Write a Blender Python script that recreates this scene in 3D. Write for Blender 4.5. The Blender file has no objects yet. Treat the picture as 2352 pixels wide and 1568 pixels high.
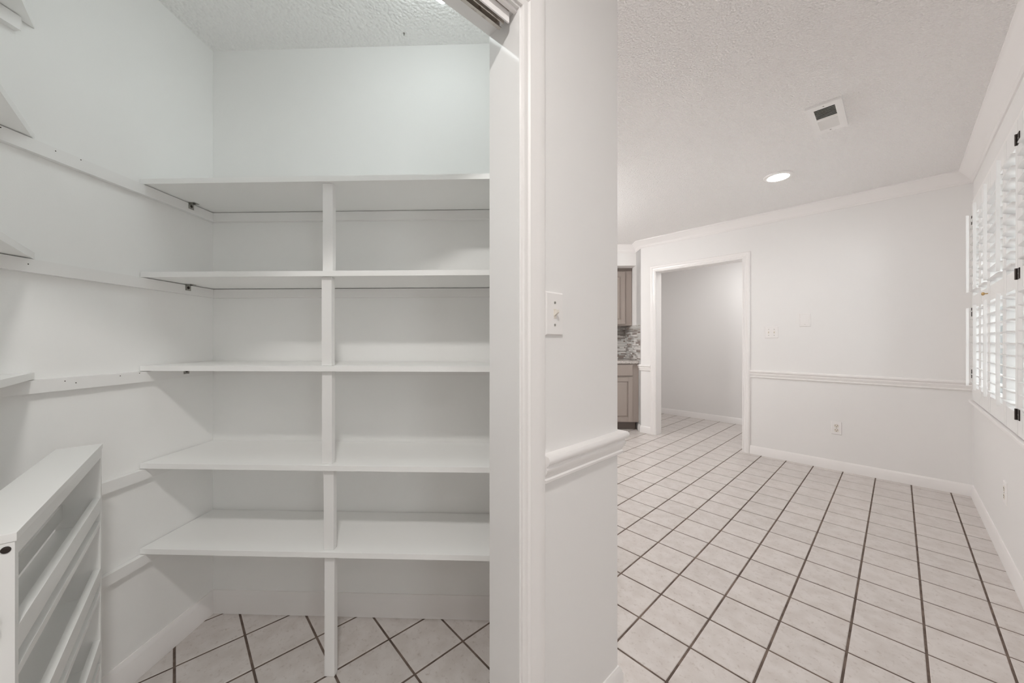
import bpy, bmesh, math, random
from mathutils import Matrix, Vector
random.seed(7)
R = math.radians
C = bpy.context.scene.collection
SC = bpy.context.scene

# ------------------------------------------------------------------ camera, world, light, exposure
CAM_H = 1.155
F_PX = 830.0
YAW = R(46.9)
cam_d = bpy.data.cameras.new('camera')
cam_d.sensor_fit = 'HORIZONTAL'; cam_d.sensor_width = 36.0
cam_d.lens = F_PX / 2352 * 36.0
cam_d.clip_start = 0.02; cam_d.clip_end = 200
cam = bpy.data.objects.new('camera', cam_d); C.objects.link(cam)
cam.location = (0, 0, CAM_H); cam.rotation_euler = (R(90), 0, YAW)
SC.camera = cam

world = bpy.data.worlds.new('world'); SC.world = world; world.use_nodes = True
wn = world.node_tree; wn.nodes.clear()
wo = wn.nodes.new('ShaderNodeOutputWorld'); wb = wn.nodes.new('ShaderNodeBackground')
wb.inputs[0].default_value = (0.98, 0.99, 1.0, 1); wb.inputs[1].default_value = 8.0
wn.links.new(wb.outputs[0], wo.inputs[0])

SC.view_settings.view_transform = 'Standard'
SC.view_settings.look = 'None'
SC.view_settings.gamma = 1.0
SC.view_settings.use_curve_mapping = False
SC.view_settings.exposure = -0.1
SC.cycles.max_bounces = 14; SC.cycles.diffuse_bounces = 10

E_DINING, E_ENTRY, E_FILL_GLOBE, E_HALL, E_PANTRY = 54.0, 280.0, 67.0, 150.0, 4.5

# ------------------------------------------------------------------ materials
def mat(name, col, rough=0.5, metal=0.0, bump=None, spec=0.5, mottle=None, emit=None):
    m = bpy.data.materials.new(name); m.use_nodes = True
    nt = m.node_tree; b = nt.nodes['Principled BSDF']
    b.inputs['Base Color'].default_value = (*col, 1)
    b.inputs['Roughness'].default_value = rough
    b.inputs['Metallic'].default_value = metal
    b.inputs['Specular IOR Level'].default_value = spec
    geo = None
    if bump or mottle:
        geo = nt.nodes.new('ShaderNodeNewGeometry')
    if mottle:
        sc, col2, lo, hi = mottle
        n = nt.nodes.new('ShaderNodeTexNoise'); n.inputs['Scale'].default_value = sc
        n.inputs['Detail'].default_value = 5; n.inputs['Roughness'].default_value = 0.62
        nt.links.new(geo.outputs['Position'], n.inputs['Vector'])
        r = nt.nodes.new('ShaderNodeMapRange'); r.inputs[1].default_value = lo; r.inputs[2].default_value = hi
        nt.links.new(n.outputs['Fac'], r.inputs[0])
        mx = nt.nodes.new('ShaderNodeMix'); mx.data_type = 'RGBA'
        mx.inputs[6].default_value = (*col, 1); mx.inputs[7].default_value = (*col2, 1)
        nt.links.new(r.outputs[0], mx.inputs[0]); nt.links.new(mx.outputs[2], b.inputs['Base Color'])
    if bump:
        sc, st, dist = bump
        n = nt.nodes.new('ShaderNodeTexNoise'); n.inputs['Scale'].default_value = sc
        n.inputs['Detail'].default_value = 3
        nt.links.new(geo.outputs['Position'], n.inputs['Vector'])
        bp = nt.nodes.new('ShaderNodeBump'); bp.inputs['Strength'].default_value = st
        bp.inputs['Distance'].default_value = dist
        nt.links.new(n.outputs['Fac'], bp.inputs['Height']); nt.links.new(bp.outputs[0], b.inputs['Normal'])
    if emit:
        b.inputs['Emission Color'].default_value = (*emit[0], 1)
        b.inputs['Emission Strength'].default_value = emit[1]
    return m

def popcorn(name, col, scale=150, strength=0.55, dist=0.004):
    m = mat(name, col, 0.95, spec=0.15); nt = m.node_tree; b = nt.nodes['Principled BSDF']
    g = nt.nodes.new('ShaderNodeNewGeometry')
    v = nt.nodes.new('ShaderNodeTexVoronoi'); v.inputs['Scale'].default_value = scale
    n = nt.nodes.new('ShaderNodeTexNoise'); n.inputs['Scale'].default_value = scale * 0.7; n.inputs['Detail'].default_value = 4
    nt.links.new(g.outputs['Position'], v.inputs['Vector']); nt.links.new(g.outputs['Position'], n.inputs['Vector'])
    a = nt.nodes.new('ShaderNodeMath'); a.operation = 'SUBTRACT'
    nt.links.new(n.outputs['Fac'], a.inputs[0]); nt.links.new(v.outputs['Distance'], a.inputs[1])
    bp = nt.nodes.new('ShaderNodeBump'); bp.inputs['Strength'].default_value = strength; bp.inputs['Distance'].default_value = dist
    nt.links.new(a.outputs[0], bp.inputs['Height']); nt.links.new(bp.outputs[0], b.inputs['Normal'])
    return m

M = {}
M['wall'] = mat('warm_white_wall_paint', (0.845, 0.834, 0.826), 0.6, spec=0.3, bump=(260, 0.06, 0.002))
M['pantry'] = mat('cool_white_pantry_paint', (0.89, 0.89, 0.88), 0.6, spec=0.3, bump=(240, 0.08, 0.002))
M['trim'] = mat('white_semigloss_trim', (0.88, 0.86, 0.85), 0.28, spec=0.45)
M['jamb'] = mat('white_gloss_jamb_paint', (0.87, 0.86, 0.855), 0.09, spec=0.6)
M['ceil'] = popcorn('popcorn_ceiling', (0.93, 0.918, 0.908), 120, 0.7, 0.008)
M['pceil'] = popcorn('pantry_stipple_ceiling', (0.90, 0.90, 0.89), 80, 0.65, 0.008)
M['shelf'] = mat('white_melamine_shelf', (0.91, 0.91, 0.90), 0.35, spec=0.4)
M['batten'] = mat('white_painted_batten', (0.86, 0.855, 0.845), 0.4, bump=(90, 0.06, 0.003))
M['rack'] = mat('white_lacquer_rack', (0.83, 0.835, 0.825), 0.3, spec=0.45)
M['steel'] = mat('galvanised_steel', (0.45, 0.44, 0.41), 0.35, 0.9, mottle=(60, (0.33, 0.32, 0.30), .4, .6))
M['alu'] = mat('worn_aluminium_track', (0.62, 0.58, 0.54), 0.32, 0.85, mottle=(35, (0.28, 0.22, 0.19), .52, .68))
M['dark'] = mat('dark_shade_and_castor', (0.03, 0.028, 0.026), 0.7)  # near-black stands in for shade in duct and slots; also colours the castors
M['bronze'] = mat('oil_rubbed_bronze', (0.055, 0.045, 0.04), 0.45, 0.7)
M['brass'] = mat('aged_brass', (0.55, 0.38, 0.18), 0.3, 0.95)
M['plate'] = mat('white_plastic_plate', (0.86, 0.84, 0.83), 0.3)
M['almond'] = mat('almond_plastic_toggle', (0.80, 0.75, 0.68), 0.35)
M['grout'] = mat('brown_grey_grout', (0.115, 0.088, 0.075), 0.95, spec=0.1, mottle=(14, (0.20, 0.155, 0.13), .4, .62))
M['shutter'] = mat('white_shutter_paint', (0.86, 0.855, 0.85), 0.35)
M['vinyl'] = mat('white_window_vinyl', (0.8, 0.8, 0.8), 0.4)
M['taupe'] = mat('taupe_cabinet_paint', (0.35, 0.30, 0.27), 0.42)
M['toe'] = mat('dark_toe_kick', (0.16, 0.13, 0.115), 0.6)
M['granite'] = mat('speckled_granite', (0.62, 0.58, 0.55), 0.18, mottle=(160, (0.10, 0.09, 0.085), .5, .6))
M['mo_light'] = mat('pale_glass_mosaic', (0.62, 0.62, 0.60), 0.2)
M['mo_grey'] = mat('grey_stone_mosaic', (0.36, 0.33, 0.31), 0.35)
M['mo_brown'] = mat('taupe_glass_mosaic', (0.30, 0.25, 0.225), 0.2)
M['mo_white'] = mat('white_marble_mosaic', (0.76, 0.74, 0.72), 0.25)
M['mo_grout'] = mat('mosaic_grout', (0.5, 0.48, 0.46), 0.9)
M['plens'] = mat('lit_pantry_diffuser', (0.9, 0.9, 0.9), 0.5, emit=((0.92, 1, 1.0), E_PANTRY))
M['vent'] = mat('white_register_enamel', (0.90, 0.885, 0.875), 0.35)
M['ground'] = mat('pale_outdoor_concrete', (0.80, 0.80, 0.79), 0.9, mottle=(3, (0.75, 0.75, 0.74), .4, .6))
g = bpy.data.materials.new('clear_window_glass'); g.use_nodes = True
nt = g.node_tree; nt.nodes.clear()
o_ = nt.nodes.new('ShaderNodeOutputMaterial'); tr = nt.nodes.new('ShaderNodeBsdfTransparent'); gl = nt.nodes.new('ShaderNodeBsdfGlossy')
gl.inputs['Roughness'].default_value = 0.02; fr = nt.nodes.new('ShaderNodeFresnel'); fr.inputs[0].default_value = 1.45
ms = nt.nodes.new('ShaderNodeMixShader'); tr.inputs[0].default_value = (0.95, 0.97, 0.97, 1)
nt.links.new(fr.outputs[0], ms.inputs[0]); nt.links.new(tr.outputs[0], ms.inputs[1]); nt.links.new(gl.outputs[0], ms.inputs[2])
nt.links.new(ms.outputs[0], o_.inputs[0]); M['glass'] = g

def tile_material():
    m = bpy.data.materials.new('mottled_beige_ceramic_tile'); m.use_nodes = True
    nt = m.node_tree; b = nt.nodes['Principled BSDF']; L = nt.links
    g = nt.nodes.new('ShaderNodeNewGeometry'); oi = nt.nodes.new('ShaderNodeObjectInfo')
    n1 = nt.nodes.new('ShaderNodeTexNoise'); n1.inputs['Scale'].default_value = 15; n1.inputs['Detail'].default_value = 4
    n2 = nt.nodes.new('ShaderNodeTexNoise'); n2.inputs['Scale'].default_value = 55; n2.inputs['Detail'].default_value = 5
    n2.inputs['Roughness'].default_value = 0.7
    for n in (n1, n2): L.new(g.outputs['Position'], n.inputs['Vector'])
    r1 = nt.nodes.new('ShaderNodeMapRange'); r1.inputs[1].default_value = .38; r1.inputs[2].default_value = .64
    r2 = nt.nodes.new('ShaderNodeMapRange'); r2.inputs[1].default_value = .55; r2.inputs[2].default_value = .72
    L.new(n1.outputs['Fac'], r1.inputs[0]); L.new(n2.outputs['Fac'], r2.inputs[0])
    m1 = nt.nodes.new('ShaderNodeMix'); m1.data_type = 'RGBA'
    m1.inputs[6].default_value = (0.65, 0.613, 0.59, 1); m1.inputs[7].default_value = (0.585, 0.543, 0.515, 1)
    L.new(r1.outputs[0], m1.inputs[0])
    m2 = nt.nodes.new('ShaderNodeMix'); m2.data_type = 'RGBA'; m2.inputs[7].default_value = (0.42, 0.36, 0.325, 1)
    ml = nt.nodes.new('ShaderNodeMath'); ml.operation = 'MULTIPLY'; ml.inputs[1].default_value = 0.75
    L.new(r2.outputs[0], ml.inputs[0]); L.new(ml.outputs[0], m2.inputs[0]); L.new(m1.outputs[2], m2.inputs[6])
    hv = nt.nodes.new('ShaderNodeHueSaturation')
    vr = nt.nodes.new('ShaderNodeMapRange'); vr.inputs[3].default_value = .965; vr.inputs[4].default_value = 1.03
    L.new(oi.outputs['Random'], vr.inputs[0]); L.new(vr.outputs[0], hv.inputs['Value']); L.new(m2.outputs[2], hv.inputs['Color'])
    L.new(hv.outputs[0], b.inputs['Base Color'])
    b.inputs['Roughness'].default_value = 0.3; b.inputs['Specular IOR Level'].default_value = 0.45
    bp = nt.nodes.new('ShaderNodeBump'); bp.inputs['Strength'].default_value = 0.12; bp.inputs['Distance'].default_value = 0.004
    n3 = nt.nodes.new('ShaderNodeTexNoise'); n3.inputs['Scale'].default_value = 70; n3.inputs['Detail'].default_value = 3
    L.new(g.outputs['Position'], n3.inputs['Vector']); L.new(n3.outputs['Fac'], bp.inputs['Height']); L.new(bp.outputs[0], b.inputs['Normal'])
    return m
M['tile'] = tile_material()

# ------------------------------------------------------------------ mesh helpers
ID = Matrix.Identity(4)
DIAG = Matrix.Rotation(R(45), 4, 'Z')          # pantry / kitchen run stand at 45 degrees: local x = along shelf, y = depth

class MB:
    def __init__(self, mtx=ID):
        self.bm = bmesh.new(); self.m = mtx; self.mi = 0
    def poly(self, pts, faces):
        vs = [self.bm.verts.new(self.m @ Vector(p)) for p in pts]
        for f in faces:
            fc = self.bm.faces.new([vs[i] for i in f]); fc.material_index = self.mi
        return vs
    def box(self, x0, x1, y0, y1, z0, z1, bev=0.0):
        if x0 > x1: x0, x1 = x1, x0
        if y0 > y1: y0, y1 = y1, y0
        if z0 > z1: z0, z1 = z1, z0
        v = self.poly([(x0,y0,z0),(x1,y0,z0),(x1,y1,z0),(x0,y1,z0),(x0,y0,z1),(x1,y0,z1),(x1,y1,z1),(x0,y1,z1)],
                  [(3,2,1,0),(4,5,6,7),(0,1,5,4),(1,2,6,5),(2,3,7,6),(3,0,4,7)])
        if bev > 0:
            es = set()
            for a in v:
                for e in a.link_edges: es.add(e)
            bmesh.ops.bevel(self.bm, geom=list(es), offset=bev, segments=2, profile=.7, affect='EDGES')
        return self
    def prism(self, pts, z0, z1):                # plan polygon (counter-clockwise) between two heights
        n = len(pts)
        self.poly([(*p, z0) for p in pts] + [(*p, z1) for p in pts],
                  [tuple(range(n))[::-1], tuple(range(n, 2*n))] + [(i, (i+1) % n, n+(i+1) % n, n+i) for i in range(n)])
        return self
    def lathe(self, prof, cx, cy, cz, axis='z', seg=24, sgn=1):
        rings = []
        for r_, h_ in prof:
            ring = []
            for k in range(seg):
                a = 2*math.pi*k/seg; c_, s_ = r_*math.cos(a), r_*math.sin(a); h2 = h_*sgn
                p = {'z': (cx+c_, cy+s_, cz+h2), 'x': (cx+h2, cy+c_, cz+s_), 'y': (cx+c_, cy+h2, cz+s_)}[axis]
                ring.append(self.bm.verts.new(self.m @ Vector(p)))
            rings.append(ring)
        for a, b in zip(rings, rings[1:]):
            for k in range(seg):
                f = self.bm.faces.new((a[k], a[(k+1) % seg], b[(k+1) % seg], b[k])); f.material_index = self.mi
        for rg in (rings[0], rings[-1]):
            f = self.bm.faces.new(rg); f.material_index = self.mi
        return self
    def sweep(self, prof, path, mp=lambda a, b, c: (a, b, c), closed_path=False):
        """mitred moulding: prof = [(offset to the left of travel, height)], path = plan points"""
        n = len(path); rows = []
        for i, p in enumerate(path):
            P_ = Vector(p)
            d0 = (P_ - Vector(path[i-1])).normalized() if i > 0 else None
            d1 = (Vector(path[i+1]) - P_).normalized() if i < n-1 else None
            if d0 is None: d0 = d1
            if d1 is None: d1 = d0
            n0 = Vector((-d0.y, d0.x)); n1 = Vector((-d1.y, d1.x))
            mtr = (n0+n1).normalized(); k = 1/max(.2, mtr.dot(n0))
            rows.append([self.bm.verts.new(self.m @ Vector(mp(P_.x+mtr.x*o*k, P_.y+mtr.y*o*k, h))) for o, h in prof])
        m_ = len(prof)
        for a, b in zip(rows, rows[1:]):
            for j in range(m_):
                f = self.bm.faces.new((a[j], a[(j+1) % m_], b[(j+1) % m_], b[j])); f.material_index = self.mi
        self.bm.faces.new(rows[0][::-1]); self.bm.faces.new(rows[-1])
        return self
    def build(self, name, m, parent=None, smooth=False, origin=None):
        bm = self.bm
        bmesh.ops.recalc_face_normals(bm, faces=bm.faces)
        if origin is not None:
            bmesh.ops.translate(bm, verts=bm.verts, vec=-Vector(origin))
        me = bpy.data.meshes.new(name); bm.to_mesh(me); bm.free()
        for x in (m if isinstance(m, (list, tuple)) else [m]): me.materials.append(M[x])
        if smooth:
            for p in me.polygons: p.use_smooth = True
            try: me.set_sharp_from_angle(angle=R(35))
            except Exception: pass
        o = bpy.data.objects.new(name, me); C.objects.link(o)
        if origin is not None: o.location = origin
        if parent is not None:
            o.parent = parent
            o.matrix_parent_inverse = Matrix.Translation(-Vector(parent.location)) if parent.type == 'EMPTY' or parent.location.length else ID
        return o

def tag(o, label, cat, group=None):
    o['label'] = label; o['category'] = cat
    if group: o['group'] = group
    return o
def struct(o, label=None):
    o['kind'] = 'structure'
    if label: o['label'] = label
    return o
def thing(name, loc, label, cat, group=None):
    o = bpy.data.objects.new(name, None); C.objects.link(o); o.location = loc
    o.empty_display_size = 0.05
    bpy.context.view_layer.update()
    return tag(o, label, cat, group)
def box(name, m, x0, x1, y0, y1, z0, z1, parent=None, bev=0.0, mtx=ID):
    return MB(mtx).box(x0, x1, y0, y1, z0, z1, bev).build(name, m, parent)

# ------------------------------------------------------------------ key dimensions (metres, house axes; +Y towards the far wall, +X towards the window wall)
H = 2.43; HP = 2.40
XB = 0.384; YA = 4.35
XS = -0.633; XSI = -0.741                # pantry front wall: room face and inner face
JY = 0.6187; JY0 = -0.46; WEND = 1.0686  # door jambs, wall end
HEAD = 1.972
QL, PB = -1.334, 1.507                   # pantry side wall and back wall in the diagonal frame
YN, YR = -0.567, 0.975                   # pantry end walls
DX0, DX1, DTOP = -2.045, -1.112, 2.02    # hall doorway
CX = -2.242                              # end of the far wall
CQ, CP = (CX+YA)*math.sqrt(.5), (YA-CX)*math.sqrt(.5)
YH = 5.76                                # hall wall
T = 0.2034; GX, GY = -0.9448, 1.4252; GW = 0.0078

def diag_xy(q, p):
    v = DIAG @ Vector((q, p, 0)); return (v.x, v.y)
def solve_q(p, X=None, Y=None):          # point of the diagonal line p=const (or q) with a given X or Y
    s = math.sqrt(2)
    return (X, X+p*s) if X is not None else (Y-p*s, Y)

# ------------------------------------------------------------------ the setting
floor = struct(MB().box(-5.4, 2.3, -2.6, 7.2, -0.12, -0.0022).build('floor', 'grout'), 'diagonal and square laid beige ceramic tile floor')
struct(MB().box(-5.4, 2.3, -2.6, 7.2, H, H+.12).build('ceiling', 'ceil'), 'off white popcorn ceiling')
far_l = (QL, PB)
cor = diag_xy(QL, PB)                                    # far corner of the pantry
nearL = (-math.sqrt(2)*abs(QL)-YN, YN)                   # side wall meets near end wall
backR = solve_q(PB, Y=YR)                                # back wall meets right end wall
poly = [(XSI, YN), (XSI, YR), backR, cor, nearL]
struct(MB().prism(poly, HP, HP+.02).build('ceiling_pantry', 'pceil'), 'white stippled pantry ceiling')
# pantry front wall with the opening
w = MB(); w.box(XSI, XS, JY, WEND, 0, H); w.box(XSI, XS, YN-.1, JY0, 0, H); w.box(XSI, XS, JY0, JY, HEAD, H)
struct(w.build('wall_front', 'wall'), 'narrow white wall with the light switch beside the pantry')
struct(MB(DIAG).box(QL-.1, backR[0]*.7071+backR[1]*.7071+.06, PB, PB+.09, 0, H).build('wall_back', 'pantry'), 'white back wall of the pantry')
struct(MB(DIAG).box(QL-.09, QL, nearL[0]*-.7071+nearL[1]*.7071-.08, PB, 0, H).build('wall_left', 'pantry'), 'white side wall of the pantry')
struct(MB().box(nearL[0]-.05, XSI, YN-.1, YN, 0, H).build('wall_near', 'pantry'))
wr = MB(); wr.box(backR[0]-.02, XSI, YR, WEND, 0, H); struct(wr.build('wall_end', 'pantry'))
# far wall (window wall to its right) with the doorway, 13 cm thick
w = MB(); w.box(DX1, XB+.12, YA, YA+.133, 0, H); w.box(DX0, DX1, YA, YA+.133, DTOP, H)
w.prism([(CX, YA), (DX0, YA), (DX0, YA+.133), (CX-.133, YA+.133)], 0, H)
struct(w.build('wall_far', 'wall'), 'off white far wall with the open doorway')
# window wall: opening behind the shutters
WY0, WY1, WZ0, WZ1 = 2.30, 4.05, 0.78, 2.07
w = MB(); w.box(XB, XB+.13, 2.0, WY0, 0, H); w.box(XB, XB+.13, WY1, YA+.133, 0, H)
w.box(XB, XB+.13, WY0, WY1, 0, WZ0); w.box(XB, XB+.13, WY0, WY1, WZ1, H)
struct(w.build('wall_right', 'wall'), 'off white wall with the shuttered window')
# kitchen run at 45 degrees
KL = 2.6
struct(MB(DIAG).box(CQ, CQ+.09, CP+.002, CP+.80, 0, H).build('wall_kitchen_side', 'wall'))
struct(MB(DIAG).box(CQ-KL, CQ+.09, CP+.70, CP+.80, 0, H).build('wall_kitchen_back', 'wall'))
struct(MB(DIAG).box(CQ-KL, CQ-.001, CP+.20, CP+.70, 2.165, H).build('wall_soffit', 'wall'), 'white soffit above the kitchen cabinets')
# hall
struct(MB().box(-3.0, 1.0, YH, YH+.1, 0, H).build('wall_hall', 'wall'), 'off white hall wall beyond the doorway')
struct(MB().box(-2.74, -2.64, YA+.56, YH, 0, H).build('wall_hall_left', 'wall'))
struct(MB().box(0.5, 0.6, YA+.133, YH, 0, H).build('wall_hall_right', 'wall'))
# rest of the room behind the camera, with an added fill window
struct(MB().box(XB+.13, 2.3, 2.0, 2.1, 0, H).build('wall_return', 'wall'))
def make_fill_window(name, label, mp, a0, a1, z0, z1):
    w = MB(); t = .05; mid = (a0+a1)/2
    for a, b, c, d in ((a0, a0+t, z0, z1), (a1-t, a1, z0, z1), (mid-t/2, mid+t/2, z0, z1), (a0, a1, z0, z0+t), (a0, a1, z1-t, z1)):
        p, q = mp(a, .01), mp(b, .09); w.box(p[0], q[0], p[1], q[1], c, d)
    wo_ = struct(w.build(name, 'vinyl'), label)
    for a, b in ((a0+t, mid-t/2), (mid+t/2, a1-t)):
        p, q = mp(a, .048), mp(b, .052); box('pane', 'glass', p[0], q[0], p[1], q[1], z0+t, z1-t, wo_)
    return wo_
w = MB(); w.box(2.2, 2.3, -2.6, -.45, 0, H); w.box(2.2, 2.3, .2, 2.0, 0, H); w.box(2.2, 2.3, -.45, .2, 0, 1.0); w.box(2.2, 2.3, -.45, .2, 1.95, H)
struct(w.build('wall_side', 'wall'))
make_fill_window('fill_window', 'added unseen double window for fill light opposite the pantry', lambda a, d: (2.2+d, a), -.45, .2, 1.0, 1.95)  # added unseen window, lets frontal daylight into the pantry
struct(MB().box(-5.4, 2.2, -2.6, -2.5, 0, H).build('wall_behind', 'wall'))
struct(MB().box(-5.4, -5.3, -2.5, 7.2, 0, H).build('wall_kitchen_far', 'wall'))
struct(MB().box(-5.3, -2.74, 7.1, 7.2, 0, H).build('wall_kitchen_end', 'wall'))

# mouldings
BASE = [(0, 0), (.014, 0), (.014, .062), (.011, .068), (.011, .072), (.006, .080), (.004, .085), (0, .085)]
PBASE = [(o, h*1.09) for o, h in BASE]
RAIL = [(0, 0), (.008, 0), (.013, .004), (.014, .011), (.010, .015), (.012, .020), (.019, .034), (.020, .040),
        (.017, .044), (.017, .048), (.024, .053), (.028, .060), (.028, .068), (.024, .074), (0, .076)]
CROWN = [(0, 0), (0, -.092), (.008, -.092), (.011, -.084), (.016, -.080), (.018, -.070), (.028, -.056), (.044, -.038), (.058, -.024),
         (.064, -.018), (.068, -.014), (.076, -.010), (.076, 0)]
CASE = [(0, 0), (0, .010), (.004, .013), (.009, .013), (.012, .010), (.016, .010), (.020, .014), (.036, .015), (.042, .018), (.046, .020),
        (.058, .020), (.063, .016), (.066, .013), (.066, 0)]
def moulding(name, prof, path, z=0, m='trim'):
    return struct(MB().sweep([(o, h+z) for o, h in prof], path).build(name, m, smooth=True))
kside = [diag_xy(CQ, CP+.085), (CX, YA)]
# travel so that the room lies to the left
moulding('baseboard_right', BASE, [(XB, 2.02), (XB, YA), (DX1+.066, YA)])
moulding('baseboard_far', BASE, [(DX0-.066, YA), (CX, YA), diag_xy(CQ, CP+.088)])
moulding('baseboard_hall', BASE, [(.5, YH), (-2.64, YH), (-2.64, YA+.6)])
moulding('baseboard_front', BASE, [(backR[0]+.1, WEND), (XS, WEND), (XS, JY+.083)][::-1] if False else [(XS, JY+.083), (XS, WEND), (backR[0]+.1, WEND)][::-1])
moulding('baseboard_pantry', PBASE, [(XSI, YR-.2), (XSI, YR), backR, cor, nearL, (XSI, YN)])
RZ = 0.785
moulding('trim_1', RAIL, [(XB-.002, YA), (DX1+.066, YA)], RZ)
moulding('trim_2', RAIL, [(DX0-.066, YA), (CX, YA), diag_xy(CQ, CP+.05)], RZ)
moulding('trim_3', RAIL, [(backR[0]+.1, WEND), (XS, WEND), (XS, JY+.0785)], RZ)
moulding('trim_4', CROWN, [(XB, 2.02), (XB, YA), (CX, YA), diag_xy(CQ, CP+.20), diag_xy(CQ-KL+.02, CP+.20)], H)
# doorway casing and jamb lining
d1 = MB()
d1.sweep(CASE, [(DX1, 0), (DX1, DTOP), (DX0, DTOP), (DX0, 0)][::-1], lambda a, b, c: (a, YA-c, b))
d1.build('casing_tmp', 'trim').name = 'door_1'
d1o = struct(bpy.data.objects['door_1'], 'white moulded casing around the open hall doorway')
lin = MB(); lin.box(DX0, DX0+.004, YA-.004, YA+.137, 0, DTOP); lin.box(DX1-.004, DX1, YA-.004, YA+.137, 0, DTOP); lin.box(DX0, DX1, YA-.004, YA+.137, DTOP-.004, DTOP)
lin.build('jamb_lining', 'trim', d1o)
# pantry opening: lining, casing, door track
d2 = MB()
d2.sweep([(o*1.18, c) for o, c in CASE], [(JY, 0), (JY, HEAD), (JY0, HEAD), (JY0, 0)][::-1], lambda a, b, c: (XS+c, a, b))
d2o = struct(d2.build('door_2', 'trim', smooth=True), 'white moulded casing of the pantry opening')
lin = MB(); lin.box(XSI-.001, XS+.004, JY-.006, JY, 0, HEAD-.006); lin.box(XSI-.001, XS+.004, JY0, JY0+.006, 0, HEAD-.006)
lin.build('jamb', 'jamb', d2o)
MB().box(XSI-.001, XS+.004, JY0, JY, HEAD-.006, HEAD).build('head_jamb', 'jamb', d2o)
MB().box(XS-.014, XS-.004, JY0+.006, JY-.006, HEAD-.012, HEAD-.006).build('head_stop', 'trim', d2o)

tr_ = thing('door_track', (-.671, .2, HEAD-.006), 'worn aluminium sliding door track under the pantry door head', 'door track')
tz = HEAD-.006
box('web', 'alu', -.690, -.652, JY0+.02, JY-.018, tz-.003, tz, tr_)
box('flange', 'alu', -.690, -.6875, JY0+.02, JY-.018, tz-.024, tz-.003, tr_)
box('flange', 'alu', -.6735, -.671, JY0+.02, JY-.018, tz-.020, tz-.003, tr_)
box('flange', 'trim', -.6555, -.652, JY0+.02, JY-.018, tz-.030, tz-.003, tr_)
box('lip', 'alu', -.6875, -.681, JY0+.02, JY-.018, tz-.024, tz-.0215, tr_)
for yy in (.555, .49, .30, .1):
    MB().lathe([(.0045, 0), (.0045, -.002), (.002, -.0035)], -.663, yy, tz-.003, seg=10).build('screw', 'bronze', tr_)

# ------------------------------------------------------------------ floor tiles
walls2d = [((XS, JY), (XS, WEND)), ((XSI, JY), (XSI, WEND)), ((XS, WEND), (backR[0], WEND)), ((XSI, YR), backR), (backR, cor), (cor, nearL), (nearL, (XSI, YN)),
           ((XB, 2.0), (XB, YA)), ((DX1, YA), (XB, YA)), ((CX, YA), (DX0, YA)), ((CX, YA), diag_xy(CQ, CP+.7)),
           (diag_xy(CQ, CP+.15), diag_xy(CQ-KL, CP+.15)), ((-2.64, YH), (.5, YH)), ((XS, -.24), (XS, -1.5))]
def crosses(a, b, c, d):
    def o(p, q, r): return (q[0]-p[0])*(r[1]-p[1])-(q[1]-p[1])*(r[0]-p[0])
    return o(a, b, c)*o(a, b, d) < 0 and o(c, d, a)*o(c, d, b) < 0
def px(x, y, z):
    xr = x*math.cos(YAW)+y*math.sin(YAW); dz = -x*math.sin(YAW)+y*math.cos(YAW)
    if dz < .05: return None
    return (1176+F_PX*xr/dz, 784+F_PX*(CAM_H-z)/dz)
cells = []
for i in range(-22, 17):
    for j in range(-20, 29):
        cx_, cy_ = GX+(i+.5)*T, GY+(j+.5)*T
        if not (-5.3 < cx_ < 2.2 and -2.5 < cy_ < 7.1): continue
        vis = 0
        for du in (-.46, -.2, .2, .46):
            for dv in (-.46, -.2, .2, .46):
                s = (cx_+du*T, cy_+dv*T); q = px(*s, 0)
                if q and 0 <= q[0] <= 2352 and q[1] <= 1575 and not any(crosses((0, 0), s, a, b) for a, b in walls2d): vis += 1
        area = 0
        if vis:
            dz = -cx_*math.sin(YAW)+cy_*math.cos(YAW); area = vis/dz**3 if dz > 0 else 0
        cells.append((area, cx_, cy_))
cells.sort(reverse=True)
def tile_geo(bm, cx_, cy_):
    hs = (T-GW)/2; b = .0022
    lv = [(hs, -.008), (hs, -.0016), (hs-b, 0.0)]
    rings = [[bm.verts.new((cx_+sx*a, cy_+sy*a, z)) for sx, sy in ((-1,-1),(1,-1),(1,1),(-1,1))] for a, z in lv]
    for p, q in zip(rings, rings[1:]):
        for k in range(4): bm.faces.new((p[k], p[(k+1) % 4], q[(k+1) % 4], q[k]))
    bm.faces.new(rings[-1])
bm = bmesh.new(); tile_geo(bm, 0, 0); tme = bpy.data.meshes.new('floor_tile'); bm.to_mesh(tme); bm.free(); tme.materials.append(M['tile'])
n_single = 0
rest = bmesh.new()
for a, cx_, cy_ in cells:
    if a > 0 and n_single < 300:
        o = bpy.data.objects.new('floor_tile', tme); C.objects.link(o); o.location = (cx_, cy_, 0); o.parent = floor; n_single += 1
    else: tile_geo(rest, cx_, cy_)
me = bpy.data.meshes.new('floor_tiles'); rest.to_mesh(me); rest.free(); me.materials.append(M['tile'])
o = bpy.data.objects.new('floor_tiles', me); C.objects.link(o); o.parent = floor; o['kind'] = 'stuff'

# ------------------------------------------------------------------ pantry shelves
TH = .018; PF = 1.210
TOPS = [1.719, 1.396, 1.071, .732, .436]
RANK = ['topmost', 'second highest', 'middle', 'second lowest', 'lowest']
QR_ = backR[0]*.7071+backR[1]*.7071          # right end of the back wall
QJ = [solve_q(PF, Y=YR)[0]*.7071+YR*.7071, QR_]
for k, zt in enumerate(TOPS):
    m = MB(DIAG)
    m.prism([(QL+.003, PF), (QJ[0]-.004, PF), (QJ[1]-.004, PB-.003), (QL+.003, PB-.003)], zt-TH, zt)
    tag(m.build('pantry_shelf', 'shelf'), f'long white board shelf on the pantry back wall, {RANK[k]} of the five', 'shelf', 'long shelves on the pantry back wall')
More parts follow.
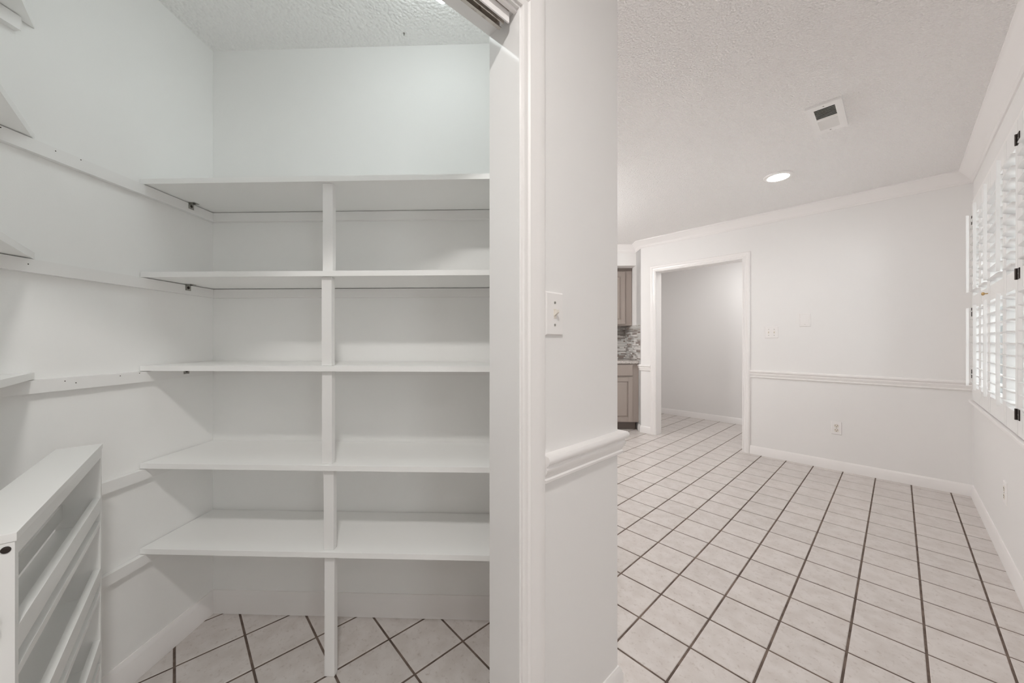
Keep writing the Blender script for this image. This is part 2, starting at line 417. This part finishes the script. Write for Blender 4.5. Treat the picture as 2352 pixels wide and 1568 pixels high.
# battens on the side wall and back wall
def side_batten(zt, p0, p1, label):
    m = MB(DIAG).box(QL+.0005, QL+.019, p0, p1, zt-TH-.038, zt-TH-.0025)
    o = tag(m.build('shelf_batten', 'batten'), label, 'batten', 'battens on the pantry side wall')
    for _ in range(4):
        MB(DIAG).lathe([(.0016, 0), (.0010, .0006)], QL+.019, random.uniform(p0+.15, p1-.3), zt-TH-random.uniform(.006, .02), 'x', 8).build('nail_head', 'bronze', o)
    return o
pn = nearL[0]*-.7071+nearL[1]*.7071
for k, zt in enumerate(TOPS):
    side_batten(zt, pn+.02, PB-.001, f'white wooden batten along the pantry side wall under the {RANK[k]} long shelf')
    m = MB(DIAG).box(QL+.0195, QR_-.006, PB-.019, PB-.0005, zt-TH-.038, zt-TH-.0025)
    tag(m.build('shelf_batten', 'batten'), f'white batten fixed to the pantry back wall below the {RANK[k]} long shelf', 'batten', 'battens on the pantry back wall')
# short shelves on the near end wall (only their tips show)
YF = -.277
for k, zt in enumerate([2.024] + TOPS[:3]):
    xl = -math.sqrt(2)*abs(QL)-YF+.003; xl2 = nearL[0]+.003
    m = MB(); m.prism([(xl2, YN+.001), (XSI-.004, YN+.001), (XSI-.004, YF), (xl, YF)], zt-TH, zt)
    nm = ['above all the long shelves', 'level with the topmost long shelf', 'level with the second highest long shelf', 'level with the middle long shelf'][k]
    tag(m.build('pantry_shelf', 'shelf'), f'short white corner shelf opposite the back wall, {nm}', 'shelf', 'short shelves on the near pantry wall')
pf = -(-math.sqrt(2)*abs(QL)-YF)*.7071+YF*.7071
side_batten(2.024, pn+.02, pf-.039, 'short white batten stub under the highest short shelf on the side wall')
# posts between the shelves
PQ0, PQ1, PP0, PP1 = -.694, -.659, 1.224, 1.246
zs = [TOPS[0]-TH, TOPS[1], TOPS[1]-TH, TOPS[2], TOPS[2]-TH, TOPS[3], TOPS[3]-TH, TOPS[4], TOPS[4]-TH, 0.0]
names = ['topmost and second highest', 'second highest and middle', 'middle and second lowest', 'second lowest and lowest']
for k in range(5):
    dq = [0.0, -.004, -.003, .003, .006][k]
    m = MB(DIAG).box(PQ0+dq, PQ1+dq, PP0, PP1, zs[2*k+1]+.0004, zs[2*k]-.0006, .0015)
    lab = f'white square shelf post standing between the {names[k]} long shelves' if k < 4 else 'white shelf post standing on the tiles under the lowest long shelf'
    tag(m.build('shelf_post', 'batten'), lab, 'post', 'posts between the long shelves')
# steel angle brackets and screw heads
def bracket(q_, zt, p_, label):
    zb = zt-TH
    c = DIAG @ Vector((QL+.0195, p_, zb))
    t = thing('angle_bracket', c, label, 'bracket', 'steel angle brackets under the long shelves')
    MB(DIAG).box(QL+.0192, QL+.021, p_-.011, p_+.011, zb-.024, zb-.0003).build('wall_leg', 'steel', t)
    MB(DIAG).box(QL+.021, QL+.043, p_-.011, p_+.011, zb-.0021, zb-.0003).build('shelf_leg', 'steel', t)
    MB(DIAG).lathe([(.0052, 0), (.0052, .001), (.003, .0022)], QL+.021, p_, zb-.013, 'x', 12).build('screw', 'bronze', t)
    MB(DIAG).lathe([(.0045, 0), (.0045, -.001), (.003, -.002)], QL+.033, p_, zb-.0021, 'z', 12).build('screw', 'bronze', t)
bracket(QL, TOPS[0], 1.385, 'small steel angle bracket under the topmost long shelf')
bracket(QL, TOPS[1], 1.372, 'small steel angle bracket under the second highest long shelf')
bracket(QL, TOPS[2], 1.365, 'small steel angle bracket under the middle long shelf')

# slim rack standing along the near side
RT, RL, RD = .874, .6115, .082
RK = Matrix.Translation((-1.499, -.143, 0)) @ Matrix.Rotation(R(-2.44), 4, 'Z')   # local x: far end -> near end, local y: front at 0
rk = thing('slim_storage_rack', RK @ Vector((RL/2, -RD/2, 0)), 'slim white storage rack with railed tiers, standing in the pantry', 'rack')
def rbox(name, x0, x1, y0, y1, z0, z1, m='rack', bev=0.0): return box(name, m, x0, x1, y0, y1, z0, z1, rk, bev, RK)
rbox('top_panel', 0, RL, -RD, 0, RT-.013, RT, bev=.0012)
rbox('side_panel', .001, .015, -RD+.002, -.002, .02, RT-.0132); rbox('side_panel', RL-.015, RL-.001, -RD+.002, -.002, .02, RT-.0132)
MB(RK).lathe([(.0050, 0), (.0050, .001), (.0030, .0014)], RL-.001, -.010, RT-.023, 'x', 16).build('screw_cap', 'bronze', rk)
MB(RK).lathe([(.003, 0), (.003, .008), (.007, .010), (.008, .014), (.006, .017), (.002, .018)], RL-.001, -.020, .752, 'x', 18).build('knob', 'steel', rk, True)
rbox('top_rail', .015, RL-.015, -.016, -.002, RT-.036, RT-.0132)
rbox('back_rail', .015, RL-.015, -RD+.002, -RD+.014, RT-.085, RT-.0132)
zz = RT-.208
while zz > .05:
    rbox('tier_shelf', .015, RL-.015, -RD+.002, -.003, zz-.014, zz)
    rbox('tier_rail', .015, RL-.015, -.016, -.002, zz+.026, zz+.064, bev=.001)
    rbox('back_rail', .015, RL-.015, -RD+.002, -RD+.014, zz+.026, zz+.064)
    zz -= .193
for xx in (.05, RL-.05):
    MB(RK).lathe([(.018, -.012), (.02, -.008), (.02, .008), (.018, .012)], xx, -RD/2, .0205, 'y', 20).build('castor', 'dark', rk)

# pantry lamp
def disc_light(name, x, y, zc, r, strength, label, group=None, col=(1, .99, .98)):
    t = thing(name, (x, y, zc), label, 'ceiling light', group)
    MB().lathe([(r, 0), (r, -.003), (r*.97, -.010), (r*.82, -.014), (r*.745, -.013), (r*.745, 0)], x, y, zc-.0003, seg=48).build('trim_ring', 'trim', t, True)
    lm_ = 'lens_%d_%d' % (int(strength), int(col[2]*1000))
    if lm_ not in M: M[lm_] = mat('lit_led_diffuser', (0.9, 0.9, 0.9), 0.5, emit=(col, strength))
    MB().lathe([(r*.738, -.001), (r*.738, -.012), (r*.66, -.0155), (r*.45, -.018), (.002, -.019)], x, y, zc-.0003, seg=48).build('diffuser', lm_, t, True)
    return t
def cam_xy(xr, dz):
    return (xr*math.cos(YAW)-dz*math.sin(YAW), xr*math.sin(YAW)+dz*math.cos(YAW))
PLX, PLY0, PLY1 = -1.033, .06, .681
pl = thing('pantry_light', (PLX, (PLY0+PLY1)/2, HP), 'glowing strip ceiling light in the pantry', 'ceiling light')
box('base_pan', 'trim', PLX-.06, PLX+.06, PLY0, PLY1, HP-.022, HP-.0004, pl)
WR = [(-.066, 0), (.066, 0), (.066, .030), (.060, .052), (.044, .062), (-.044, .062), (-.060, .052), (-.066, .030)]
m = MB(); n_ = len(WR)
m.poly([(PLX+a, PLY0-.004, HP-.012-h) for a, h in WR]+[(PLX+a, PLY1+.004, HP-.012-h) for a, h in WR],
       [tuple(range(n_)), tuple(range(2*n_-1, n_-1, -1))]+[(k, (k+1) % n_, n_+(k+1) % n_, n_+k) for k in range(n_)])
m.build('diffuser', 'plens', pl)
dzc = F_PX*(HP-CAM_H)/(784-76); hx, hy = cam_xy((928-1176)/F_PX*dzc, dzc)
hk = MB().lathe([(.004, 0), (.004, -.003), (.0015, -.004), (.0015, -.010)], hx, hy, HP, seg=8)  # small dark stud added in place of a crater in the stipple
tag(hk.build('ceiling_crater_mark', 'steel'), 'tiny stud added for a dark crater in the pantry ceiling', 'screw')

# ------------------------------------------------------------------ dining room lights, added fill lamps and register
disc_light('ceiling_light', -.632, 3.40, H, .094, E_DINING, 'round lit disc ceiling light between the air register and the doorway')
disc_light('ceiling_light', .06, -.12, H, .112, E_ENTRY, 'round lit disc ceiling light just outside the pantry opening', col=(1, .975, .945))
disc_light('ceiling_light', 1.25, -.55, H, .112, E_ENTRY*.3, 'added unseen disc ceiling light, fill for the pantry', col=(1, .975, .944))  # added unseen lamp, throws fill light deep into the pantry
def fill_globe(x, y, strength, label):  # unseen globes added to lift the ceiling brightness
    t = thing('fill_globe_lamp', (x, y, H), label, 'added fill light')
    MB().lathe([(.062, -.0004), (.062, -.012), (.02, -.026), (.006, -.03)], x, y, H, seg=28).build('canopy', 'steel', t, True)
    MB().lathe([(.006, -.028), (.006, -.20)], x, y, H, seg=12).build('stem', 'steel', t)
    lm_ = 'globe'
    if lm_ not in M: M[lm_] = mat('fill_globe_glow', (0.9, 0.9, 0.9), 0.4, emit=((1, .99, .98), strength))
    MB().lathe([(.12*math.sin(math.pi*k/14)+.001, -.305+.12*math.cos(math.pi*k/14)) for k in range(15)], x, y, H, seg=28).build('globe', lm_, t, True)
fill_globe(-3.6, 1.5, E_FILL_GLOBE, 'added unseen globe light over the kitchen floor, brightens the ceiling')
fill_globe(-2.6, 2.5, E_FILL_GLOBE, 'added unseen globe light behind the pantry, brightens the ceiling')
disc_light('ceiling_light', -1.25, 5.02, H, .112, E_HALL, 'round lit disc ceiling light in the hall')

vx0, vx1, vy0, vy1 = -.350, -.200, 2.53, 2.88
vt = thing('air_register', ((vx0+vx1)/2, (vy0+vy1)/2, H), 'white two-way louvred air register in the popcorn ceiling', 'air vent')
gx0, gx1, gy0, gy1 = vx0+.031, vx1-.031, vy0+.042, vy1-.042
m = MB(); zv = H-.011
m.box(vx0, gx0, vy0, vy1, zv, H-.0005); m.box(gx1, vx1, vy0, vy1, zv, H-.0005); m.box(gx0, gx1, vy0, gy0, zv, H-.0005); m.box(gx0, gx1, gy1, vy1, zv, H-.0005)
ym = (gy0+gy1)/2; m.box(gx0, gx1, ym-.006, ym+.006, zv, H-.0005)
m.build('frame', 'vent', vt)
box('duct_shade', 'dark', gx0, gx1, gy0, gy1, H-.0012, H-.0006, vt)  # flat dark sheet painted as the shade inside the duct
ns = 8
for half, (a, b) in enumerate(((gy0, ym-.006), (ym+.006, gy1))):
    for k in range(ns):
        yc = a+(k+.5)*(b-a)/ns; st = (b-a)/ns
        ang = -1 if half == 0 else 1
        y_top, y_bot = yc-ang*st*.42, yc+ang*st*.42
        mm = MB(); t_ = .0009
        mm.poly([(gx0, y_top-t_, H-.0013), (gx1, y_top-t_, H-.0013), (gx1, y_bot-t_, zv+.0003), (gx0, y_bot-t_, zv+.0003),
                 (gx0, y_top+t_, H-.0013), (gx1, y_top+t_, H-.0013), (gx1, y_bot+t_, zv+.0003), (gx0, y_bot+t_, zv+.0003)],
                [(0,1,2,3), (7,6,5,4), (0,4,5,1), (1,5,6,2), (2,6,7,3), (3,7,4,0)])
        mm.build('slat', 'vent', vt)
MB().lathe([(.004, 0), (.004, -.001), (.002, -.002)], (vx0+vx1)/2, vy0+.021, zv, seg=10).build('screw', 'steel', vt)
MB().lathe([(.004, 0), (.004, -.001), (.002, -.002)], (vx0+vx1)/2, vy1-.021, zv, seg=10).build('screw', 'steel', vt)

# ------------------------------------------------------------------ wall plates
def plate_frame(kind, a, z):
    """local axes: x along wall, y out of wall, z up"""
    if kind == 'far':   return Matrix.Translation((a, YA, z)) @ Matrix.Rotation(math.pi, 4, 'Z')
    if kind == 'front': return Matrix.Translation((XS, a, z)) @ Matrix.Rotation(-math.pi/2, 4, 'Z')
    if kind == 'right': return Matrix.Translation((XB, a, z)) @ Matrix.Rotation(math.pi/2, 4, 'Z')
def plate_body(m, w_, h_, d=.006):
    b = .004
    m.poly([(-w_/2, 0, -h_/2), (w_/2, 0, -h_/2), (w_/2, 0, h_/2), (-w_/2, 0, h_/2),
            (-w_/2, .002, -h_/2), (w_/2, .002, -h_/2), (w_/2, .002, h_/2), (-w_/2, .002, h_/2),
            (-w_/2+b, d, -h_/2+b), (w_/2-b, d, -h_/2+b), (w_/2-b, d, h_/2-b), (-w_/2+b, d, h_/2-b)],
           [(0,1,2,3), (0,4,5,1), (1,5,6,2), (2,6,7,3), (3,7,4,0), (4,8,9,5), (5,9,10,6), (6,10,11,7), (7,11,8,4), (8,11,10,9)])
def toggle_plate(kind, a, z, w_, h_, xs, label, up=True):
    F = plate_frame(kind, a, z); t = thing('light_switch', F @ Vector((0, 0, 0)), label, 'light switch')
    m = MB(F); plate_body(m, w_, h_); m.build('plate', 'plate', t)
    for x in xs:
        MB(F).box(x-.0055, x+.0055, .0055, .0068, -.0125, .0125).build('toggle_slot', 'almond', t)
        s = 1 if up else -1
        m = MB(F); m.poly([(x-.004, .006, -.006), (x+.004, .006, -.006), (x+.004, .006, .006), (x-.004, .006, .006),
                           (x-.0035, .0185, s*.007-.004), (x+.0035, .0185, s*.007-.004), (x+.0035, .0175, s*.007+.003), (x-.0035, .0175, s*.007+.003)],
                          [(0,1,2,3), (4,7,6,5), (0,4,5,1), (1,5,6,2), (2,6,7,3), (3,7,4,0)])
        m.build('toggle', 'almond', t)
        for s2 in (-1, 1):
            MB(F).lathe([(.0034, 0), (.0034, .0008), (.0018, .0014)], x, .006, s2*.030, 'y', 10).build('screw', 'steel', t)
    return t
toggle_plate('front', .744, 1.229, .072, .116, [0], 'white single toggle light switch on the narrow wall beside the pantry')
toggle_plate('far', -.862, 1.246, .113, .116, [-.023, .023], 'white double toggle light switch beside the doorway')
F = plate_frame('far', -.600, 1.357); t = thing('wall_control', F @ Vector((0, 0, 0)), 'blank white wall control panel above and right of the double switch', 'wall panel')
m = MB(F); plate_body(m, .082, .124, .008); m.build('plate', 'plate', t)
MB(F).box(-.030, .030, .008, .0115, -.048, .047, .0015).build('cover', 'plate', t)
MB(F).lathe([(.002, 0), (.0015, .0006)], 0, .0115, -.041, 'y', 8).build('indicator', 'steel', t)
def outlet(kind, a, z, label):
    F = plate_frame(kind, a, z); t = thing('wall_outlet', F @ Vector((0, 0, 0)), label, 'outlet')
    m = MB(F); plate_body(m, .071, .116); m.build('plate', 'plate', t)
    for s in (-1, 1):
        zc = s*.0195
        r = MB(F).lathe([(.0165, 0), (.0165, .0012), (.015, .002)], 0, .0055, zc, 'y', 20).build('receptacle', 'almond', t)
        MB(F).box(-.0085, -.0060, .0070, .0080, zc-.001, zc+.008).build('slot', 'dark', r)
        MB(F).box(.0060, .0085, .0070, .0080, zc+.000, zc+.008).build('slot', 'dark', r)
        MB(F).lathe([(.003, 0), (.003, .0006)], 0, .0074, zc-.007, 'y', 10).build('slot', 'dark', r)
    MB(F).lathe([(.003, 0), (.003, .0008), (.0016, .0014)], 0, .006, 0, 'y', 10).build('screw', 'steel', t)
outlet('far', -.379, .378, 'white duplex wall outlet under the chair rail on the far wall')
outlet('right', 3.164, .367, 'white wall outlet below the shuttered window')

# ------------------------------------------------------------------ window and shutters
XP = .352                                  # room face of the shutter panels
PY = [4.066, 3.712, 3.389, 2.943, 2.656, 2.30]
SZ0, SZ1 = .750, 2.112
fw = MB()
fw.box(XP+.006, XB+.02, PY[0], PY[0]+.03, SZ0-.01, SZ1+.03); fw.box(XP+.006, XB+.02, PY[-1]-.03, PY[-1], SZ0-.01, SZ1+.03)
fw.box(XP+.006, XB+.02, PY[-1], PY[0], SZ1+.002, SZ1+.03)
win = struct(fw.build('window_1', 'trim'), 'window behind white plantation shutters')
m = MB(); m.box(XP-.012, XB+.10, PY[-1]-.03, PY[0]+.03, SZ0-.022, SZ0-.005, .003); m.build('window_sill', 'trim', win)
# sashes: two side-by-side units with grille bars
xg = XB+.075
for y0, y1 in ((WY0, (WY0+WY1)/2), ((WY0+WY1)/2, WY1)):
    m = MB(); s = .035
    m.box(xg-.02, xg+.02, y0, y0+s, WZ0, WZ1); m.box(xg-.02, xg+.02, y1-s, y1, WZ0, WZ1)
    m.box(xg-.02, xg+.02, y0+s, y1-s, WZ0, WZ0+s); m.box(xg-.02, xg+.02, y0+s, y1-s, WZ1-s, WZ1)
    zm = (WZ0+WZ1)/2; m.box(xg-.02, xg+.02, y0+s, y1-s, zm-.02, zm+.02)
    sa = m.build('sash', 'vinyl', win)
    for kk in (1, 2):
        yv = y0+s+kk*(y1-y0-2*s)/3; box('grille_bar', 'vinyl', xg-.008, xg+.008, yv-.009, yv+.009, WZ0+s, WZ1-s, sa)
    for zv_ in (WZ0+s+(zm-WZ0-s)/2, zm+(WZ1-s-zm)/2):
        box('grille_bar', 'vinyl', xg-.008, xg+.008, y0+s, y1-s, zv_-.009, zv_+.009, sa)
    for za, zb in ((WZ0+s, zm-.02), (zm+.02, WZ1-s)):
        box('pane', 'glass', xg-.002, xg+.002, y0+s, y1-s, za, zb, sa)

def louver_mesh(L_, wd, th, tilt):
    bm = bmesh.new(); n = 10; rows = []
    for yy in (-L_/2, L_/2):
        r = []
        for k in range(n):
            a = 2*math.pi*k/n; x, z = wd/2*math.cos(a), th/2*math.sin(a)
            r.append(bm.verts.new((x*math.cos(tilt)-z*math.sin(tilt), yy, x*math.sin(tilt)+z*math.cos(tilt))))
        rows.append(r)
    for k in range(n): bm.faces.new((rows[0][k], rows[0][(k+1) % n], rows[1][(k+1) % n], rows[1][k]))
    bm.faces.new(rows[0]); bm.faces.new(rows[1][::-1]); bmesh.ops.recalc_face_normals(bm, faces=bm.faces)
    me = bpy.data.meshes.new('louver'); bm.to_mesh(me); bm.free(); me.materials.append(M['shutter'])
    for p in me.polygons: p.use_smooth = len(p.vertices) == 4
    return me
PT = .028; XC = XP+PT/2
ST = .042
PANEL_LABEL = ['white shutter panel beside the far wall corner', 'white shutter panel with the small brass knob, second from the far wall',
               'white shutter panel third from the far wall', 'white shutter panel fourth from the far wall, next to the bronze hinges',
               'white shutter panel with bronze hinges on its edge, farthest from the far wall']
MR0, MR1 = 1.385, 1.468; BR = .845; TR = 2.005
for i in range(5):
    y1, y0 = PY[i]-.0025, PY[i+1]+.0025
    st = ST if i < 4 else .085
    t = thing('shutter_panel', (XC, (y0+y1)/2, SZ0), PANEL_LABEL[i], 'shutter', 'plantation shutter panels')
    box('stile', 'shutter', XP, XP+PT, y0, y0+ST, SZ0, SZ1, t, .002); box('stile', 'shutter', XP, XP+PT, y1-st, y1, SZ0, SZ1, t, .002)
    for za, zb, nm in ((SZ0, BR, 'bottom_rail'), (MR0, MR1, 'middle_rail'), (TR, SZ1, 'top_rail')):
        box(nm, 'shutter', XP+.001, XP+PT-.001, y0+ST, y1-st, za, zb, t)
    L_ = (y1-st)-(y0+ST)-.002; yc = (y0+ST+y1-st)/2
    lm = louver_mesh(L_, .056, .0085, R(-12)); 
    for za, zb in ((BR, MR0), (MR1, TR)):
        n = 10; sp = (zb-za)/n
        for k in range(n):
            o = bpy.data.objects.new('louver', lm); C.objects.link(o)
            o.location = (0, yc-t.location.y, za+sp*(k+.5)-SZ0); o.parent = t
        if i < 4: box('tilt_rod', 'shutter', XP-.041, XP-.029, yc-.007, yc+.007, za+sp*.25, zb-sp*.15, t, .001)
    if i == 1:
        MB().lathe([(.003, 0), (.003, -.010), (.008, -.013), (.010, -.018), (.007, -.023), (.002, -.024)], XP, y0+.02, 1.43, 'x', 16).build('knob', 'brass', t, True)
    if i == 0:
        for zh in (.93, 1.36, 2.0):
            box('hinge', 'bronze', XP-.003, XP, y1-.004, y1+.012, zh-.03, zh+.03, t)
    if i == 4:
        for zh in (.842, 1.445, 2.022):
            hg = box('hinge', 'bronze', XP-.003, XP, y1-.045, y1-.001, zh-.023, zh+.023, t)
            MB().lathe([(.0045, -.024), (.0045, .024)], XP-.005, y1-.005, zh, 'z', 12).build('knuckle', 'bronze', hg)
            MB().lathe([(.003, 0), (.0015, -.0012)], XP-.003, y1-.028, zh, 'x', 8).build('screw', 'steel', hg)

# outside
struct(MB().box(-12, 14, -12, 16, -.35, -.30).build('ground', 'ground'), 'pale paving outside the window')
# ------------------------------------------------------------------ kitchen corner seen past the wall end
PL, PU = CP+.09, CP+.375
def raised_door(m, q0, q1, z0, z1, pfront):
    m.box(q0, q1, pfront-.018, pfront, z0, z1, .002)
    b = .058
    ring = [(q0+b, z0+b, -.018), (q0+b+.008, z0+b+.008, -.011), (q0+b+.022, z0+b+.022, -.011), (q0+b+.034, z0+b+.034, -.0195)]
    rr = []
    for qa, za, dp in ring:
        dq, dz = qa-q0, za-z0
        rr.append([m.bm.verts.new(m.m @ Vector(p)) for p in ((q0+dq, pfront+dp-.0006, z0+dz), (q1-dq, pfront+dp-.0006, z0+dz), (q1-dq, pfront+dp-.0006, z1-dz), (q0+dq, pfront+dp-.0006, z1-dz))])
    return rr
def door_panel(name, q0, q1, z0, z1, pfront, parent):
    """frame-and-raised-panel door: four frame members and a raised centre"""
    m = MB(DIAG); b = .055; d = .018
    m.box(q0, q0+b, pfront-d, pfront, z0, z1, .0015); m.box(q1-b, q1, pfront-d, pfront, z0, z1, .0015)
    m.box(q0+b, q1-b, pfront-d, pfront, z0, z0+b, .0015); m.box(q0+b, q1-b, pfront-d, pfront, z1-b, z1, .0015)
    o = m.build(name, 'taupe', parent)
    c = MB(DIAG); c.box(q0+b, q1-b, pfront-.008, pfront-.001, z0+b, z1-b)
    e = .022; c.poly([(q0+b+.006, pfront-.008, z0+b+.006), (q1-b-.006, pfront-.008, z0+b+.006), (q1-b-.006, pfront-.008, z1-b-.006), (q0+b+.006, pfront-.008, z1-b-.006),
                      (q0+b+e, pfront-.016, z0+b+e), (q1-b-e, pfront-.016, z0+b+e), (q1-b-e, pfront-.016, z1-b-e), (q0+b+e, pfront-.016, z1-b-e)],
                     [(0,1,5,4), (1,2,6,5), (2,3,7,6), (3,0,4,7), (4,5,6,7)])
    c.build('raised_panel', 'taupe', o)
    return o
q1 = CQ-.001
bc = thing('base_cabinet', DIAG @ Vector((q1-.3, CP+.4, 0)), 'taupe base cabinet with a drawer and raised panel door in the kitchen corner', 'cabinet')
MB(DIAG).box(q1-.62, q1-.001, PL+.002, CP+.698, .105, .868).build('body', 'taupe', bc)
MB(DIAG).box(q1-.62, q1-.02, PL+.07, CP+.698, 0.001, .105).build('toe_kick', 'toe', bc)
door_panel('cabinet_door', q1-.56, q1-.082, .118, .690, PL, bc)
MB(DIAG).box(q1-.56, q1-.082, PL-.018, PL, .712, .852, .003).build('drawer_front', 'taupe', bc)
ct = MB(DIAG).box(q1-.62, q1-.0005, PL-.028, CP+.699, .869, .905, .006)
tag(ct.build('countertop', 'granite'), 'speckled granite countertop on the taupe base cabinet', 'countertop')
uc = thing('wall_cabinet', DIAG @ Vector((q1-.3, CP+.55, 1.37)), 'taupe upper wall cabinet hanging under the kitchen soffit', 'cabinet')
MB(DIAG).box(q1-.62, q1-.004, PU+.002, CP+.698, 1.375, 2.150).build('body', 'taupe', uc)
door_panel('cabinet_door', q1-.56, q1-.100, 1.395, 2.110, PU, uc)
MB(DIAG).box(q1-.62, q1-.004, PU-.006, PU+.03, 2.125, 2.164).build('top_moulding', 'toe', uc)
# mosaic splashback on the side wall and back wall
def mosaic(name, mapf, a0, a1, label, seed):
    rnd = random.Random(seed); m = MB(DIAG)
    m.mi = 4
    def bx(a, b, z0, z1, t0, t1):
        pts = [mapf(a, z0, t0), mapf(b, z0, t0), mapf(b, z1, t0), mapf(a, z1, t0), mapf(a, z0, t1), mapf(b, z0, t1), mapf(b, z1, t1), mapf(a, z1, t1)]
        m.poly(pts, [(0,1,2,3), (7,6,5,4), (0,4,5,1), (1,5,6,2), (2,6,7,3), (3,7,4,0)])
    bx(a0, a1, .906, 1.372, .0003, .003)
    z = .908
    while z < 1.362:
        hh = rnd.choice((.010, .015, .022, .022)); a = a0
        if z+hh > 1.372: break
        while a < a1-.004:
            L_ = min(rnd.uniform(.05, .16), a1-a)
            m.mi = rnd.choices((0, 1, 2, 3), (4, 3, 3, 3))[0]
            bx(a+.0012, a+L_-.0012, z+.001, z+hh-.001, .003, .006+rnd.uniform(0, .0015)); a += L_
        z += hh
    o = m.build(name, ['mo_light', 'mo_grey', 'mo_brown', 'mo_white', 'mo_grout'])
    return o
for nm, mf, a0, a1, lab, sd in (
    ('splashback', lambda a, z, t: (CQ-t-.0008, a, z), CP+.012, CP+.699, 'linear glass and stone mosaic splashback on the kitchen side wall', 3),
    ('splashback', lambda a, z, t: (a, CP+.7-t-.0008, z), CQ-.62, CQ-.004, 'linear mosaic splashback on the back wall under the upper cabinet', 5)):
    o = mosaic('mosaic_strips', mf, a0, a1, lab, sd); o['kind'] = 'stuff'
    w_ = bpy.data.objects['wall_kitchen_side' if sd == 3 else 'wall_kitchen_back']; o.parent = w_
    o['label'] = lab
